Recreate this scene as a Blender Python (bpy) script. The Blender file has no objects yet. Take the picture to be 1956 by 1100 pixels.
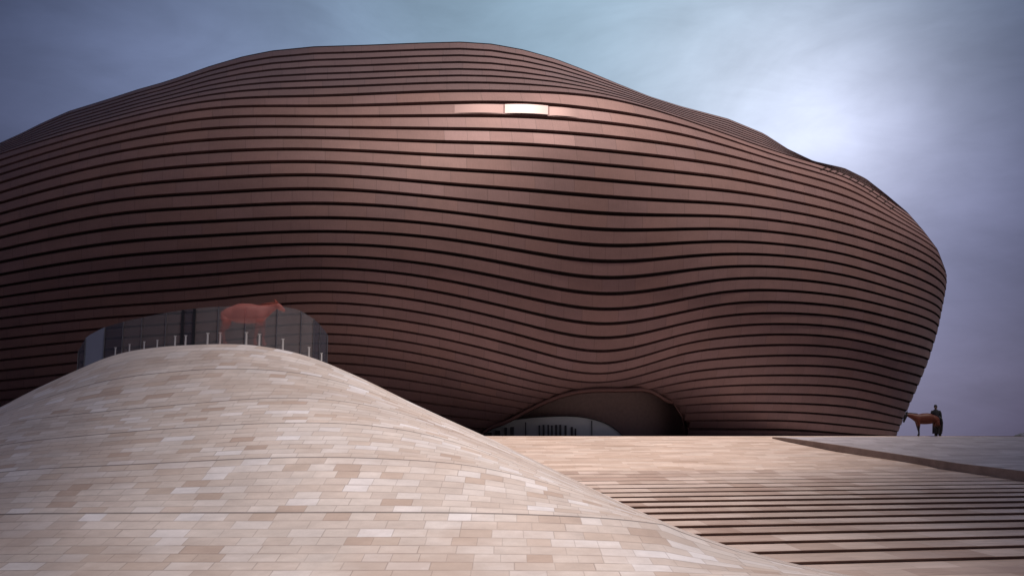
import bpy, bmesh, math, random
import numpy as np
from mathutils import Vector, Matrix
random.seed(7); rng = np.random.RandomState(5)
S = bpy.context.scene; C = S.collection
F = 1900.0; BETA = math.atan(283.0/F)
cb, sb = math.cos(BETA), math.sin(BETA)

# ---------------------------------------------------------------- helpers
def ray(px, py):
    px = np.asarray(px, float); py = np.asarray(py, float)
    u = (px-978)/F; w = (550-py)/F
    return np.stack([u+0*w, cb - sb*w + 0*u, sb + cb*w + 0*u], -1)
def at(px, py, Y):
    d = ray(px, py); return d*(np.asarray(Y, float)/d[..., 1])[..., None]
def V(px, py, Y): return Vector([float(q) for q in at(px, py, Y)])
def tag(o, label=None, cat=None, group=None, kind=None):
    for k, v in (('label', label), ('category', cat), ('group', group), ('kind', kind)):
        if v: o[k] = v
    return o
def empty(name, loc=(0, 0, 0), rz=0):
    o = bpy.data.objects.new(name, None); C.objects.link(o)
    o.location = loc; o.rotation_euler = (0, 0, rz); o.empty_display_size = .3
    return o
def mesh(name, verts, faces, mat, parent=None, smooth=True, uv=None, uv2=None):
    me = bpy.data.meshes.new(name)
    me.from_pydata([tuple(map(float, v)) for v in verts], [], [tuple(map(int, f)) for f in faces])
    me.validate(clean_customdata=False); me.update()
    if uv is not None:
        l = me.uv_layers.new(name='uv'); idx = np.zeros(len(me.loops), dtype=np.int32)
        me.loops.foreach_get('vertex_index', idx)
        l.data.foreach_set('uv', np.asarray(uv, dtype=np.float32)[idx].ravel())
    if smooth: me.polygons.foreach_set('use_smooth', [True]*len(me.polygons))
    o = bpy.data.objects.new(name, me); C.objects.link(o)
    if mat: me.materials.append(mat)
    if parent: o.parent = parent
    return o
def grid_faces(nr, nc, close=False, off=0):
    f = []
    for r in range(nr-1):
        for c in range(nc-1 if not close else nc):
            c2 = (c+1) % nc
            f.append((off+r*nc+c, off+r*nc+c2, off+(r+1)*nc+c2, off+(r+1)*nc+c))
    return f
def box(vs, fs, c, s, rz=0):
    n = len(vs); cr, sr = math.cos(rz), math.sin(rz)
    for dx, dy, dz in ((-1,-1,-1),(1,-1,-1),(1,1,-1),(-1,1,-1),(-1,-1,1),(1,-1,1),(1,1,1),(-1,1,1)):
        x, y, z = dx*s[0]/2, dy*s[1]/2, dz*s[2]/2
        vs.append((c[0]+x*cr-y*sr, c[1]+x*sr+y*cr, c[2]+z))
    for q in ((0,3,2,1),(4,5,6,7),(0,1,5,4),(1,2,6,5),(2,3,7,6),(3,0,4,7)): fs.append(tuple(n+i for i in q))
def cspline(xs, ys, x):                                   # natural cubic spline
    xs = np.asarray(xs, float); ys = np.asarray(ys, float); n = len(xs)
    h = np.diff(xs); A = np.zeros((n, n)); b = np.zeros(n); A[0, 0] = A[-1, -1] = 1
    for i in range(1, n-1):
        A[i, i-1] = h[i-1]; A[i, i] = 2*(h[i-1]+h[i]); A[i, i+1] = h[i]
        b[i] = 6*((ys[i+1]-ys[i])/h[i] - (ys[i]-ys[i-1])/h[i-1])
    m = np.linalg.solve(A, b); x = np.asarray(x, float)
    i = np.clip(np.searchsorted(xs, x)-1, 0, n-2); hh = h[i]; a = (xs[i+1]-x)/hh; c = (x-xs[i])/hh
    return a*ys[i]+c*ys[i+1]+((a**3-a)*m[i]+(c**3-c)*m[i+1])*hh*hh/6

# ---------------------------------------------------------------- node helpers
class NT:
    def __init__(s, name):
        s.m = bpy.data.materials.new(name); s.m.use_nodes = True; s.t = s.m.node_tree; s.t.nodes.clear()
        s.out = s.n('ShaderNodeOutputMaterial')
    def n(s, typ, **kw):
        nd = s.t.nodes.new(typ)
        for k, v in kw.items(): setattr(nd, k, v)
        return nd
    def l(s, a, b): s.t.links.new(a, b)
    def put(s, sock, v):
        if hasattr(v, 'is_output'): s.l(v, sock)
        else: sock.default_value = v
    def math(s, op, a, b=0.0, c=0.0, clamp=False):
        nd = s.n('ShaderNodeMath', operation=op, use_clamp=clamp)
        s.put(nd.inputs[0], a); s.put(nd.inputs[1], b)
        if op in ('MULTIPLY_ADD', 'WRAP', 'SMOOTH_MIN'): s.put(nd.inputs[2], c)
        return nd.outputs[0]
    def vmath(s, op, a, b=(0, 0, 0)):
        nd = s.n('ShaderNodeVectorMath', operation=op); s.put(nd.inputs[0], a); s.put(nd.inputs[1], b)
        return nd.outputs['Value'] if op in ('DOT_PRODUCT', 'LENGTH') else nd.outputs[0]
    def comb(s, x, y, z=0.0):
        nd = s.n('ShaderNodeCombineXYZ')
        for i, v in enumerate((x, y, z)): s.put(nd.inputs[i], v)
        return nd.outputs[0]
    def mix(s, f, a, b, blend='MIX'):
        nd = s.n('ShaderNodeMix', data_type='RGBA', blend_type=blend); nd.clamp_factor = True
        s.put(nd.inputs[0], f); s.put(nd.inputs[6], a); s.put(nd.inputs[7], b); return nd.outputs[2]
    def noise(s, vec, scale, detail=3, rough=.5, dist=0):
        nd = s.n('ShaderNodeTexNoise'); s.put(nd.inputs['Vector'], vec); nd.inputs['Scale'].default_value = scale
        nd.inputs['Detail'].default_value = detail; nd.inputs['Roughness'].default_value = rough
        nd.inputs['Distortion'].default_value = dist; return nd.outputs[0]
    def white(s, vec):
        nd = s.n('ShaderNodeTexWhiteNoise', noise_dimensions='3D'); s.put(nd.inputs['Vector'], vec)
        return nd.outputs['Value'], nd.outputs['Color']
    def ramp(s, f, pts, interp='LINEAR'):
        nd = s.n('ShaderNodeValToRGB'); nd.color_ramp.interpolation = interp; e = nd.color_ramp.elements
        while len(e) < len(pts): e.new(.5)
        for el, (p, c) in zip(e, pts):
            el.position = p; el.color = (*c, 1) if len(c) == 3 else c
        s.put(nd.inputs[0], f); return nd.outputs[0]
    def maprange(s, v, a, b, c, d):
        nd = s.n('ShaderNodeMapRange'); s.put(nd.inputs[0], v)
        for i, q in enumerate((a, b, c, d)): s.put(nd.inputs[i+1], q)
        return nd.outputs[0]
    def bsdf(s, col, rough=.6, metal=0.0, bump=None, bstr=.3, bdist=.02, alpha=None, spec=None):
        b = s.n('ShaderNodeBsdfPrincipled'); s.put(b.inputs['Base Color'], col if hasattr(col, 'is_output') else (*col, 1))
        s.put(b.inputs['Roughness'], rough); s.put(b.inputs['Metallic'], metal)
        if spec is not None: b.inputs['Specular IOR Level'].default_value = spec
        if alpha is not None: s.put(b.inputs['Alpha'], alpha)
        if bump is not None:
            bp = s.n('ShaderNodeBump'); bp.inputs['Strength'].default_value = bstr; bp.inputs['Distance'].default_value = bdist
            s.put(bp.inputs['Height'], bump); s.l(bp.outputs[0], b.inputs['Normal'])
        s.l(b.outputs[0], s.out.inputs[0]); return b

def stone_mat(name, W, H, cols, joint=.03, jcol=(.2, .15, .13), seams=None, stain=None, wash=None, bumps=.35, rough=.62):
    m = NT(name); uvn = m.n('ShaderNodeUVMap'); sp = m.n('ShaderNodeSeparateXYZ'); m.l(uvn.outputs[0], sp.inputs[0])
    u, v = sp.outputs[0], sp.outputs[1]
    vr = m.math('DIVIDE', v, H); row = m.math('FLOOR', vr); fv = m.math('SUBTRACT', vr, row)
    rv, rc = m.white(m.comb(row, 3.7, 1.1))
    wrow = m.math('MULTIPLY', W, m.math('MULTIPLY_ADD', rv, .5, .78))
    ur = m.math('ADD', m.math('DIVIDE', u, wrow), m.math('MULTIPLY', rv, 37.0))
    col = m.math('FLOOR', ur); fu = m.math('SUBTRACT', ur, col)
    tv, tc = m.white(m.comb(row, col, 9.3)); tv2, _ = m.white(m.comb(col, row, 4.3))
    base = m.ramp(tv, cols, 'LINEAR')
    pos = m.n('ShaderNodeTexCoord').outputs['Object']
    big = m.noise(m.comb(m.math('MULTIPLY', u, .35), v, 0.0), .9, 4, .6)
    streak = m.noise(m.comb(m.math('MULTIPLY', u, .7), m.math('MULTIPLY', v, 3.0), tv), 2.2, 4, .65)
    fine = m.noise(m.comb(u, v, tv), 26, 3, .7)
    f1 = m.math('MULTIPLY_ADD', big, .7, .65); f2 = m.math('MULTIPLY_ADD', streak, .5, .75); f3 = m.math('MULTIPLY_ADD', fine, .12, .94)
    ff = m.math('MULTIPLY', m.math('MULTIPLY', f1, f2), f3)
    c = m.mix(1.0, base, m.comb(ff, ff, ff), 'MULTIPLY')
    if stain:
        sn = m.ramp(m.noise(m.comb(m.math('MULTIPLY', u, .22), m.math('MULTIPLY', v, .9), 3.0), 1.1, 5, .65), [(.48, (0, 0, 0)), (.66, (1, 1, 1))])
        c = m.mix(m.math('MULTIPLY', sn, .55), c, (*stain, 1))
    # joints (anti-aliased widths in metres)
    ju = m.math('LESS_THAN', m.math('MULTIPLY', m.math('MINIMUM', fu, m.math('SUBTRACT', 1.0, fu)), W), joint*.5)
    jv = m.math('LESS_THAN', m.math('MULTIPLY', m.math('MINIMUM', fv, m.math('SUBTRACT', 1.0, fv)), H), joint*.45)
    j = m.math('MAXIMUM', ju, jv)
    jn = m.math('MULTIPLY_ADD', m.noise(m.comb(u, v, 0.0), 1.3, 3, .6), 1.5, -.3, clamp=True)
    jm = m.math('MULTIPLY', j, jn)
    c = m.mix(m.math('MULTIPLY', jm, .8), c, (*jcol, 1))
    h = m.math('SUBTRACT', m.math('MULTIPLY_ADD', tv2, .5, m.math('MULTIPLY', fine, .25)), m.math('MULTIPLY', j, .8))
    if seams:
        vs = m.math('DIVIDE', v, seams); fs = m.math('FRACT', m.math('ADD', vs, .5))
        sm = m.math('LESS_THAN', m.math('MULTIPLY', m.math('ABSOLUTE', m.math('SUBTRACT', fs, .5)), seams), .013)
        sm = m.math('MULTIPLY', sm, m.math('MULTIPLY_ADD', m.noise(m.comb(m.math('MULTIPLY', u, .3), row, 0.0), 1.5, 2, .5), .6, .5, clamp=True))
        c = m.mix(m.math('MULTIPLY', sm, .75), c, (.1, .085, .08, 1)); h = m.math('SUBTRACT', h, sm)
    if wash: c = m.mix(wash[0], c, (*wash[1], 1))
    m.bsdf(c, rough=m.math('MULTIPLY_ADD', tv2, .2, rough-.1), bump=h, bstr=bumps, bdist=.02, spec=.35)
    return m.m

# ---------------------------------------------------------------- camera, world, sun
cam = bpy.data.cameras.new('camera'); co = bpy.data.objects.new('camera', cam); C.objects.link(co)
cam.sensor_width = 36; cam.lens = 36*F/1956; co.rotation_euler = (math.pi/2+BETA, 0, 0)
cam.clip_end = 20000; cam.clip_start = .1; S.camera = co

SUN_EL, SUN_AZ = math.radians(66), math.radians(140)         # azimuth to the right of the view direction
sd = Vector((math.cos(SUN_EL)*math.sin(SUN_AZ), math.cos(SUN_EL)*math.cos(SUN_AZ), math.sin(SUN_EL)))
sun = bpy.data.lights.new('sun', 'SUN'); so = bpy.data.objects.new('sun', sun); C.objects.link(so)
sun.energy = 4.4; sun.angle = math.radians(2.2); sun.color = (1, .91, .84); so.rotation_euler = sd.to_track_quat('Z', 'Y').to_euler()

w = bpy.data.worlds.new('World'); S.world = w; w.use_nodes = True
class WT(NT):
    def __init__(s): s.t = w.node_tree; s.t.nodes.clear(); s.out = s.n('ShaderNodeOutputWorld')
m = WT(); d = m.vmath('NORMALIZE', m.n('ShaderNodeTexCoord').outputs['Generated'])
def lobe(px, py, n, vec=None):
    g = Vector(vec) if vec else V(px, py, 1); g.normalize()
    return m.math('POWER', m.math('MAXIMUM', m.vmath('DOT_PRODUCT', d, tuple(g)), 0.0), n)
sp = m.n('ShaderNodeSeparateXYZ'); m.l(d, sp.inputs[0]); dz = sp.outputs[2]
sky = m.n('ShaderNodeTexSky', sky_type='NISHITA'); sky.sun_disc = False; sky.sun_elevation = SUN_EL; sky.sun_rotation = SUN_AZ
sky.air_density = 1.2; sky.dust_density = 3
cl = m.noise(m.vmath('MULTIPLY', d, (1, 1, 2.4)), 3.2, 6, .55, .4)
cl2 = m.noise(m.vmath('MULTIPLY', d, (1, 1, 3.0)), 7, 6, .62, .9)
elev = m.maprange(dz, 0.0, .5, 0.0, 1.0)
base = m.mix(elev, (.048, .040, .075, 1), (.022, .034, .085, 1))
c = base
def add(c, col, f): return m.mix(1.0, c, m.mix(f, (0, 0, 0, 1), (*col, 1)), 'ADD')
c = add(c, (.26, .38, .45), lobe(1130, -20, 26))
c = add(c, (.42, .43, .49), lobe(1460, 220, 100))
c = add(c, (.11, .105, .20), lobe(1660, 380, 90))
c = add(c, (.12, .12, .14), lobe(1560, 280, 300))
c = add(c, (.09, .085, .12), lobe(1640, 780, 110))
c = add(c, (.10, .12, .20), lobe(400, 170, 70))
c = add(c, (.10, .10, .115), lobe(0, 0, 3.0, (.28, -.25, .93)))      # bright overcast overhead
cf = m.math('MULTIPLY_ADD', cl, 1.1, .45); cf2 = m.math('MULTIPLY_ADD', cl2, .36, .82); cf = m.math('MULTIPLY', cf, cf2)
c = m.mix(1.0, c, m.comb(cf, cf, cf), 'MULTIPLY')
c = m.mix(1.0, c, m.mix(1.0, sky.outputs[0], (.005, .005, .005, 1), 'MULTIPLY'), 'ADD')
bg = m.n('ShaderNodeBackground'); m.l(c, bg.inputs[0]); bg.inputs[1].default_value = 1.0
m.l(bg.outputs[0], m.out.inputs[0])
vs = S.view_settings; vs.view_transform = 'Standard'; vs.look = 'None'; vs.exposure = 0; vs.gamma = 1

# ---------------------------------------------------------------- materials
M = {}
M['mound'] = stone_mat('pale_stone_paving', .54, 1/8, [(0, (.43, .325, .275)), (.08, (.485, .39, .34)), (.2, (.525, .44, .40)), (.65, (.56, .485, .45)), (.88, (.595, .53, .51)), (1, (.65, .605, .615))], joint=.016, seams=1.0, stain=(.40, .30, .25))
# the mound's v coordinate counts seams: eight courses of stone between two seams
M['steps'] = stone_mat('tan_stone_slabs', 1.0, .74, [(0, (.42, .30, .25)), (.5, (.53, .41, .35)), (1, (.60, .475, .42))], joint=.010, stain=(.30, .19, .15))
M['riser'] = None
M['ramp'] = stone_mat('tan_ramp_paving', 1.2, .45, [(0, (.50, .37, .30)), (.5, (.57, .43, .36)), (1, (.64, .51, .44))], joint=.010, stain=(.36, .24, .18))
M['plaza'] = stone_mat('grey_plaza_paving', .9, .6, [(0, (.34, .295, .305)), (.5, (.41, .36, .375)), (1, (.48, .43, .445))], joint=.02)
def plain(name, col, rough=.6, metal=0.0, var=.25, scale=3.0, alpha=None, stretch=(1, 1, 1), spec=None):
    m = NT(name); p = m.vmath('MULTIPLY', m.n('ShaderNodeTexCoord').outputs['Object'], stretch)
    n = m.noise(p, scale, 4, .6); f = m.math('MULTIPLY_ADD', n, 2*var, 1-var)
    m.bsdf(m.mix(1.0, (*col, 1), m.comb(f, f, f), 'MULTIPLY'), rough, metal, bump=n, bstr=.15, alpha=alpha, spec=spec); return m.m
M['riser'] = plain('shade_darkened_riser', (.17, .105, .085), .8)  # darkened base colour puts the risers' shade into the stone
M['kerb'] = plain('brown_kerb_stone', (.30, .225, .19), .8, var=.5, scale=1.6)
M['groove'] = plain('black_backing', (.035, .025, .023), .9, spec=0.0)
M['dirt'] = plain('dusty_steppe', (.20, .17, .16), .95, scale=.02)
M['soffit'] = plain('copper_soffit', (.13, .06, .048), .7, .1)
M['recess'] = plain('dark_recess_plaster', (.24, .165, .145), .85)
M['steel'] = plain('pale_steel', (.62, .60, .59), .4, .3, var=.05)
M['wallmul'] = plain('grey_mullion_metal', (.17, .17, .19), .4, .5, var=.05)
M['mullion'] = plain('dark_mullion_metal', (.03, .03, .035), .4, .5, var=.05)
M['handrail'] = plain('grey_rail', (.10, .10, .11), .4, .5, var=.05)

def facade_mat(name='copper_cladding', ta=(.215, .119, .103), tb=(.205, .118, .109)):
    m = NT(name); uvn = m.n('ShaderNodeUVMap'); sp = m.n('ShaderNodeSeparateXYZ'); m.l(uvn.outputs[0], sp.inputs[0])
    u, v = sp.outputs[0], sp.outputs[1]; row = m.math('FLOOR', v)
    rv, _ = m.white(m.comb(row, 1.3, 2.2)); wd = m.math('MULTIPLY_ADD', rv, 1.2, 3.4)
    # some panels are half width, as on the building: two rows of joints combined
    uu = m.math('ADD', m.math('DIVIDE', u, wd), m.math('MULTIPLY', rv, 17)); col = m.math('FLOOR', uu); fu = m.math('SUBTRACT', uu, col)
    tv, tc = m.white(m.comb(row, col, 1.0)); tv2, _ = m.white(m.comb(row, col, 5.0)); tv3, _ = m.white(m.comb(row, col, 8.0))
    half = m.math('MULTIPLY', m.math('GREATER_THAN', tv2, .6), m.math('LESS_THAN', m.math('ABSOLUTE', m.math('SUBTRACT', fu, .5)), .006))
    j = m.math('MAXIMUM', half, m.math('LESS_THAN', m.math('MULTIPLY', m.math('MINIMUM', fu, m.math('SUBTRACT', 1.0, fu)), 3.8), .028))
    sub = m.math('FLOOR', m.math('MULTIPLY_ADD', tv3, 3, 1))
    f = m.math('MULTIPLY_ADD', tv, .12, .94)
    n1 = m.noise(m.comb(m.math('MULTIPLY', u, .25), m.math('MULTIPLY', v, .5), 0.0), 1.2, 4, .6); f = m.math('MULTIPLY', f, m.math('MULTIPLY_ADD', n1, .4, .8))
    n2 = m.noise(m.comb(m.math('MULTIPLY', u, 5), m.math('MULTIPLY', v, .6), 0.0), 2.0, 4, .65); f = m.math('MULTIPLY', f, m.math('MULTIPLY_ADD', n2, .36, .82))
    tint = m.mix(tv2, (*ta, 1), (*tb, 1))
    c = m.mix(1.0, tint, m.comb(f, f, f), 'MULTIPLY'); c = m.mix(m.math('MULTIPLY', j, .36), c, (.04, .024, .02, 1))
    b = m.bsdf(c, m.math('MULTIPLY_ADD', tv3, .06, .56), .42)
    # each panel is tilted by a fraction of a degree
    nrm = m.n('ShaderNodeNewGeometry').outputs['Normal']
    dv = m.vmath('SCALE', m.vmath('SUBTRACT', tc, (.5, .5, .5))); dv.node.inputs[3].default_value = .010
    nn = m.vmath('NORMALIZE', m.vmath('ADD', nrm, dv)); m.l(nn, b.inputs['Normal'])
    return m.m
M['clad'] = facade_mat(); M['clad2'] = facade_mat('grey_brown_roof_cladding', (.20, .118, .108), (.19, .118, .112))  # second tint a little darker and greyer, for the top bands and roof
m = NT('painted_glint_panel'); m.bsdf((.34, .24, .225), .47, .5); M['glint'] = m.m; m = NT('painted_sheen_panel'); m.bsdf((.26, .16, .145), .53, .45); M['sheen'] = m.m  # base tints lightened to carry the sun's glint and sheen on three panels

# ---------------------------------------------------------------- museum shell
SIL = [(-700,700),(-640,600),(-500,500),(-300,402),(-120,322),(0,273),(40,255),(80,235),(130,213),(198,192),(263,171),(309,158),(340,148),(402,126),(464,108),(519,97),(600,89),(700,86),(800,82),(880,80),(940,84),(1000,95),(1060,112),(1120,135),(1180,160),(1240,184),(1300,203),(1391,227),(1459,255),(1504,284),(1554,308),(1613,321),(1654,341),(1695,373),(1732,405),(1764,441),(1791,477),(1808,523)]
SX = np.array([p[0] for p in SIL], float); SY = np.array([p[1] for p in SIL], float)
def sil(x): return np.interp(x, SX, SY)
RS = [(1745,420),(1764,441),(1791,477),(1803,500),(1808,523),(1808,545),(1802,577),(1791,632),(1773,690),(1752,740),(1733,782),(1712,832),(1706,845)]
def rsx(y): return float(np.interp(y, [p[1] for p in RS], [p[0] for p in RS]))
cols = [0, 240, 400, 600, 850, 1000, 1150, 1300, 1380, 1500, 1620, 1700]
T = {
 0:[294.5,226,193.5,183.6,174.5,175,186,226,254,295,335,384], 1:[306.8,238,208,203,197,197,211,238.6,263,303,342,390],
 2:[320.5,252,226,222.3,221,222.4,233,255.5,275.5,312,350,397], 3:[332.7,268.6,246,243,246.4,250.5,260,278.6,294.5,325,361,404.5],
 4:[349,287,267,263,271,275.4,288,304,315,342,377,414], 5:[367.6,307,290,285,297,302.5,314,329,339,361.6,392.7,425],
 6:[388.6,331.4,315,309,322,331.5,343,356,363.5,382.4,410.5,438.5], 7:[407.7,355,340.7,334,351,361.4,374.5,385,389.4,402.8,428,454.5],
 8:[429.5,380.5,369,360.5,380,396,408,411.4,413,423.5,448,472], 9:[455,406,395.5,388.5,402.5,422,438,437.7,437.2,446,467.7,491],
 10:[476,434,423,416,431,451.7,468,463.6,461,467.5,487.6,512], 11:[501,461.5,450.5,442.7,455.7,479,498.4,491,485.5,488.7,507,531],
 12:[525,488.5,476.5,467,483,509,530,517,510,510.5,527,549], 13:[547.5,514,500.6,488.5,510,539,560.8,546,534,532.5,547.5,567.5],
 14:[568,537,524.5,512,534.6,566.5,590.8,573,558.5,555.5,568.3,586], 15:[588,562,549,535,561,594.5,617.4,597.5,582,577,588,605.5],
 16:[608,583.5,572,557,583,618.5,645.7,618.5,604,598,607.5,626], 17:[628,604,594,578,606,643,670.4,641,626,619,628.3,647],
 18:[648,624,614,598.5,627,663.5,694.7,658.5,644.5,638,647,665.5], 19:[668,644,633.5,618.8,648,686,713.8,676.5,664,658.5,666,684],
 20:[688,664,653,637,667,706,730,696,685,678.5,684.7,703], 21:[708,684,672,655.5,686,724,745,714,703.5,698,703.5,721],
 22:[727,703,690,674,704,740,758,731,720.5,716.5,722,739], 23:[746,722,709,692,721,754,770,746,737,734,740,757.5],
 24:[764,741,727,711,738,768,781,760,753.5,752.5,758.5,775.5], 25:[782,760,746,731,755,780,792,775,770,770,777,793],
 26:[799,779,766,752,773,793,804,789,786,786.5,795,808.5], 27:[816,799,788,776,793,808,816,804,802.5,803,813.5,822],
 28:[831,820,811,802,814,823,827,819,819,820,828,833], 29:[846]*12}
YEND = [430,447,463,478,492,505,518,530,542,555,568,582,596,610,625,640,656,672,688,704,721,737,753,769,786,800,813,825,836,846]
UF = [0, .15, .28, .42, .56, .69, .83]
NTH = 240; TH = np.linspace(-math.pi/2, math.pi/2, NTH); XM = 560.0
ks = list(range(-7, 30))
def Dcen(k): return float(np.interp(k, [-7,-5,-3,-1,0,1,2,3,4,5,6,7,8,9,10,12,14,17,20,24,29],
     [117,109.5,103,97.6,95.5,94.8,94.1,93.5,92.9,92.4,91.9,91.6,91.4,91.3,91.3,91.7,92.6,95,98,102.5,108.5]))
Dc_raw = np.array([Dcen(k) for k in ks])
for _ in range(2): Dc_raw[1:-1] = .25*Dc_raw[:-2]+.5*Dc_raw[1:-1]+.25*Dc_raw[2:]
def tbl():
    A = np.array([T[k] for k in range(30)], float)
    B = A.copy(); B[2:-2] = A[2:-2]*.5+.25*(A[1:-3]+A[3:-1]); return B
TB = tbl()
def ring_xy(k):
    kk = max(k, 0); xr = rsx(YEND[kk]); xl = -640 + (abs(kk-7)*4.0); yl = 585 + 258*(kk/29.0)
    th_c = [-math.pi/2, math.asin((-300-XM)/(XM-xl))]
    yc = [yl, None]; y0 = TB[kk, 0]; yc[1] = y0 + (yl-y0)*.38
    for x, y in zip(cols, TB[kk]):
        a = (x-XM)/((xr-XM) if x > XM else (XM-xl)); th_c.append(math.asin(max(-1, min(1, a)))); yc.append(y)
    th_c.append(math.pi/2); yc.append(YEND[kk])
    x = XM + np.where(TH > 0, (xr-XM), (XM-xl))*np.sin(TH)
    y = cspline(th_c, yc, TH)
    y = np.maximum(y, sil(x)+.4)
    if k < 0:
        f = UF[k+7]; s = sil(x); y = s + (y-s)*f
    return x, y
ARCH = [(905,846),(925,823),(960,806),(1000,786),(1040,766),(1085,750),(1130,743),(1200,742),(1250,748),(1285,766),(1304,795),(1312,846)]
def arch(x): return np.interp(x, [p[0] for p in ARCH], [p[1] for p in ARCH], left=2000, right=2000)
P = np.zeros((len(ks), NTH, 3)); PXY = np.zeros((len(ks), NTH, 2)); CUT = np.zeros((len(ks), NTH), bool)
DEND = 142.0
for i, k in enumerate(ks):
    x, y = ring_xy(k); A = DEND - Dc_raw[i]
    D = DEND - A*np.cos(TH)**.9
    low = np.clip((k-4)/14.0, 0, 1)
    D = D + low*5.0*np.exp(-((x-1130)/170.0)**2) - low*2.0*np.exp(-((x-1470)/170.0)**2) - low*1.5*np.exp(-((x-620)/200.0)**2)
    D = D + 1.0*np.clip((k-20)/8., 0, 1)*np.exp(-((x-1180)/130.)**2)
    a = arch(x); CUT[i] = y > a; yy = np.minimum(y, a)
    P[i] = at(x, yy, D); PXY[i, :, 0] = x; PXY[i, :, 1] = yy
museum = empty('museum', (20, 110, -1))
tag(museum, 'huge rounded museum wrapped in wavy bands of copper brown metal cladding', 'museum')
ML = Vector((20, 110, -1))
def loc(vs, o=ML): return [(v[0]-o[0], v[1]-o[1], v[2]-o[2]) for v in vs]
# outward normals of the front surface
dU = np.gradient(P, axis=1); dK = np.gradient(P, axis=0)
N = np.cross(dU, dK); ln = np.linalg.norm(N, axis=2, keepdims=True); N = N/np.maximum(ln, 1e-9)
vdir = P/np.linalg.norm(P, axis=2, keepdims=True)
flip = (N*vdir).sum(2, keepdims=True) > 0; N = np.where(flip, -N, N)
for _ in range(4):
    N[1:-1] = (N[:-2]+2*N[1:-1]+N[2:])/4; N[:, 1:-1] = (N[:, :-2]+2*N[:, 1:-1]+N[:, 2:])/4
N /= np.linalg.norm(N, axis=2, keepdims=True)
print('normal at glint', N[ks.index(1), int(np.argmin(abs(PXY[ks.index(1), :, 0]-1010)))], 'view', vdir[ks.index(1), 130], 'sun', sd)
# arc length along the belly ring gives u for the panel joints
ref = P[ks.index(7)]; US = np.concatenate([[0], np.cumsum(np.linalg.norm(np.diff(ref, axis=0), axis=1))])
# back half of every ring: mirrored behind the chord between its two ends
def back(i):
    f = P[i]; e0, e1 = f[0], f[-1]
    t = (f[:, 0]-e0[0])/(e1[0]-e0[0]); ch = e0[1]+(e1[1]-e0[1])*t
    b = f.copy(); b[:, 1] = ch + .55*(ch-f[:, 1])
    b[:, 2] = f[:, 2]*np.where(f[:, 2] > 0, .97, 1); return b[::-1][1:-1]
B = [back(i) for i in range(len(ks))]
cv, cf, cuv = [], [], []; gv, gf = [], []; cm = []
G1, G2, REC = .135, .885, .40
for i in range(len(ks)-1):
    up, lo, nu, nl = P[i], P[i+1], N[i], N[i+1]
    a = up*(1-G1)+lo*G1; b = up*(1-G2)+lo*G2; na = nu*(1-G1)+nl*G1; nb = nu*(1-G2)+nl*G2
    mid = (a+b)/2 + (na+nb)/2*.03
    gap = np.linalg.norm(lo-up, axis=1, keepdims=True); rec = np.minimum(REC, gap*.5)*(1-.96*np.abs(np.sin(TH))[:, None]**12)
    rows = [a-na*rec, a, mid, b+nb*.05, b-nb*rec]
    bk = B[i]*(1-G1)+B[i+1]*G1; bk2 = B[i]*(1-G2)+B[i+1]*G2
    off = len(cv); ncol = NTH
    alive = ~(CUT[i] & CUT[i+1])
    for r, rr in enumerate(rows):
        cv += list(rr); cuv += [(US[c], (ks[i]+8)+[.02, .05, .5, .95, .98][r]) for c in range(ncol)]
    for r in range(4):
        for c in range(ncol-1):
            if alive[c] or alive[c+1]:
                q = off+r*ncol+c; cf.append((q, q+ncol, q+ncol+1, q+1))
    n_before = len(cm); cm += [1 if ks[i] < 0 else 0]*(len(cf)-n_before)
    # the far side, plain band
    ob = len(cv); nb_ = len(bk); cv += list(bk)+list(bk2)
    cuv += [(US[-1]+c*1.0, ks[i]+8.05) for c in range(nb_)]+[(US[-1]+c*1.0, ks[i]+8.95) for c in range(nb_)]
    for c in range(nb_-1): cf.append((ob+c, ob+nb_+c, ob+nb_+c+1, ob+c+1))
    e1t, e1b = off+1*ncol+ncol-1, off+3*ncol+ncol-1
    cf.append((e1t, e1b, ob+nb_, ob)); e0t, e0b = off+ncol, off+3*ncol
    cf.append((ob+nb_-1, ob+2*nb_-1, e0b, e0t)); cm += [1 if ks[i] < 0 else 0]*(len(cf)-len(cm))
# groove backing = a full closed shell set back from the cladding
for i in range(len(ks)):
    rr = P[i]-N[i]*REC*(1-.96*np.abs(np.sin(TH))[:, None]**12) ; bb = B[i]*1.0
    bc = rr.mean(0)*.5+bb.mean(0)*.5; dd_ = bc-bb; dd_[:, 2] = 0; bb = bb+dd_/np.linalg.norm(dd_, axis=1, keepdims=True)*1.5
    rr = rr + ((bc-rr)*np.array([1, 1, 0]))/np.linalg.norm((bc-rr)*np.array([1, 1, 0]), axis=1, keepdims=True)*(.06*np.abs(np.sin(TH))[:, None]**40); gv += list(rr)+list(bb)
ncl = NTH*2-2
for i in range(len(ks)-1):
    for c in range(ncl):
        c2 = (c+1) % ncl
        if c < NTH-1 and CUT[i, c] and CUT[i+1, c] and CUT[i, c+1] and CUT[i+1, c+1]: continue
        gf.append((i*ncl+c, (i+1)*ncl+c, (i+1)*ncl+c2, i*ncl+c2))
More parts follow.
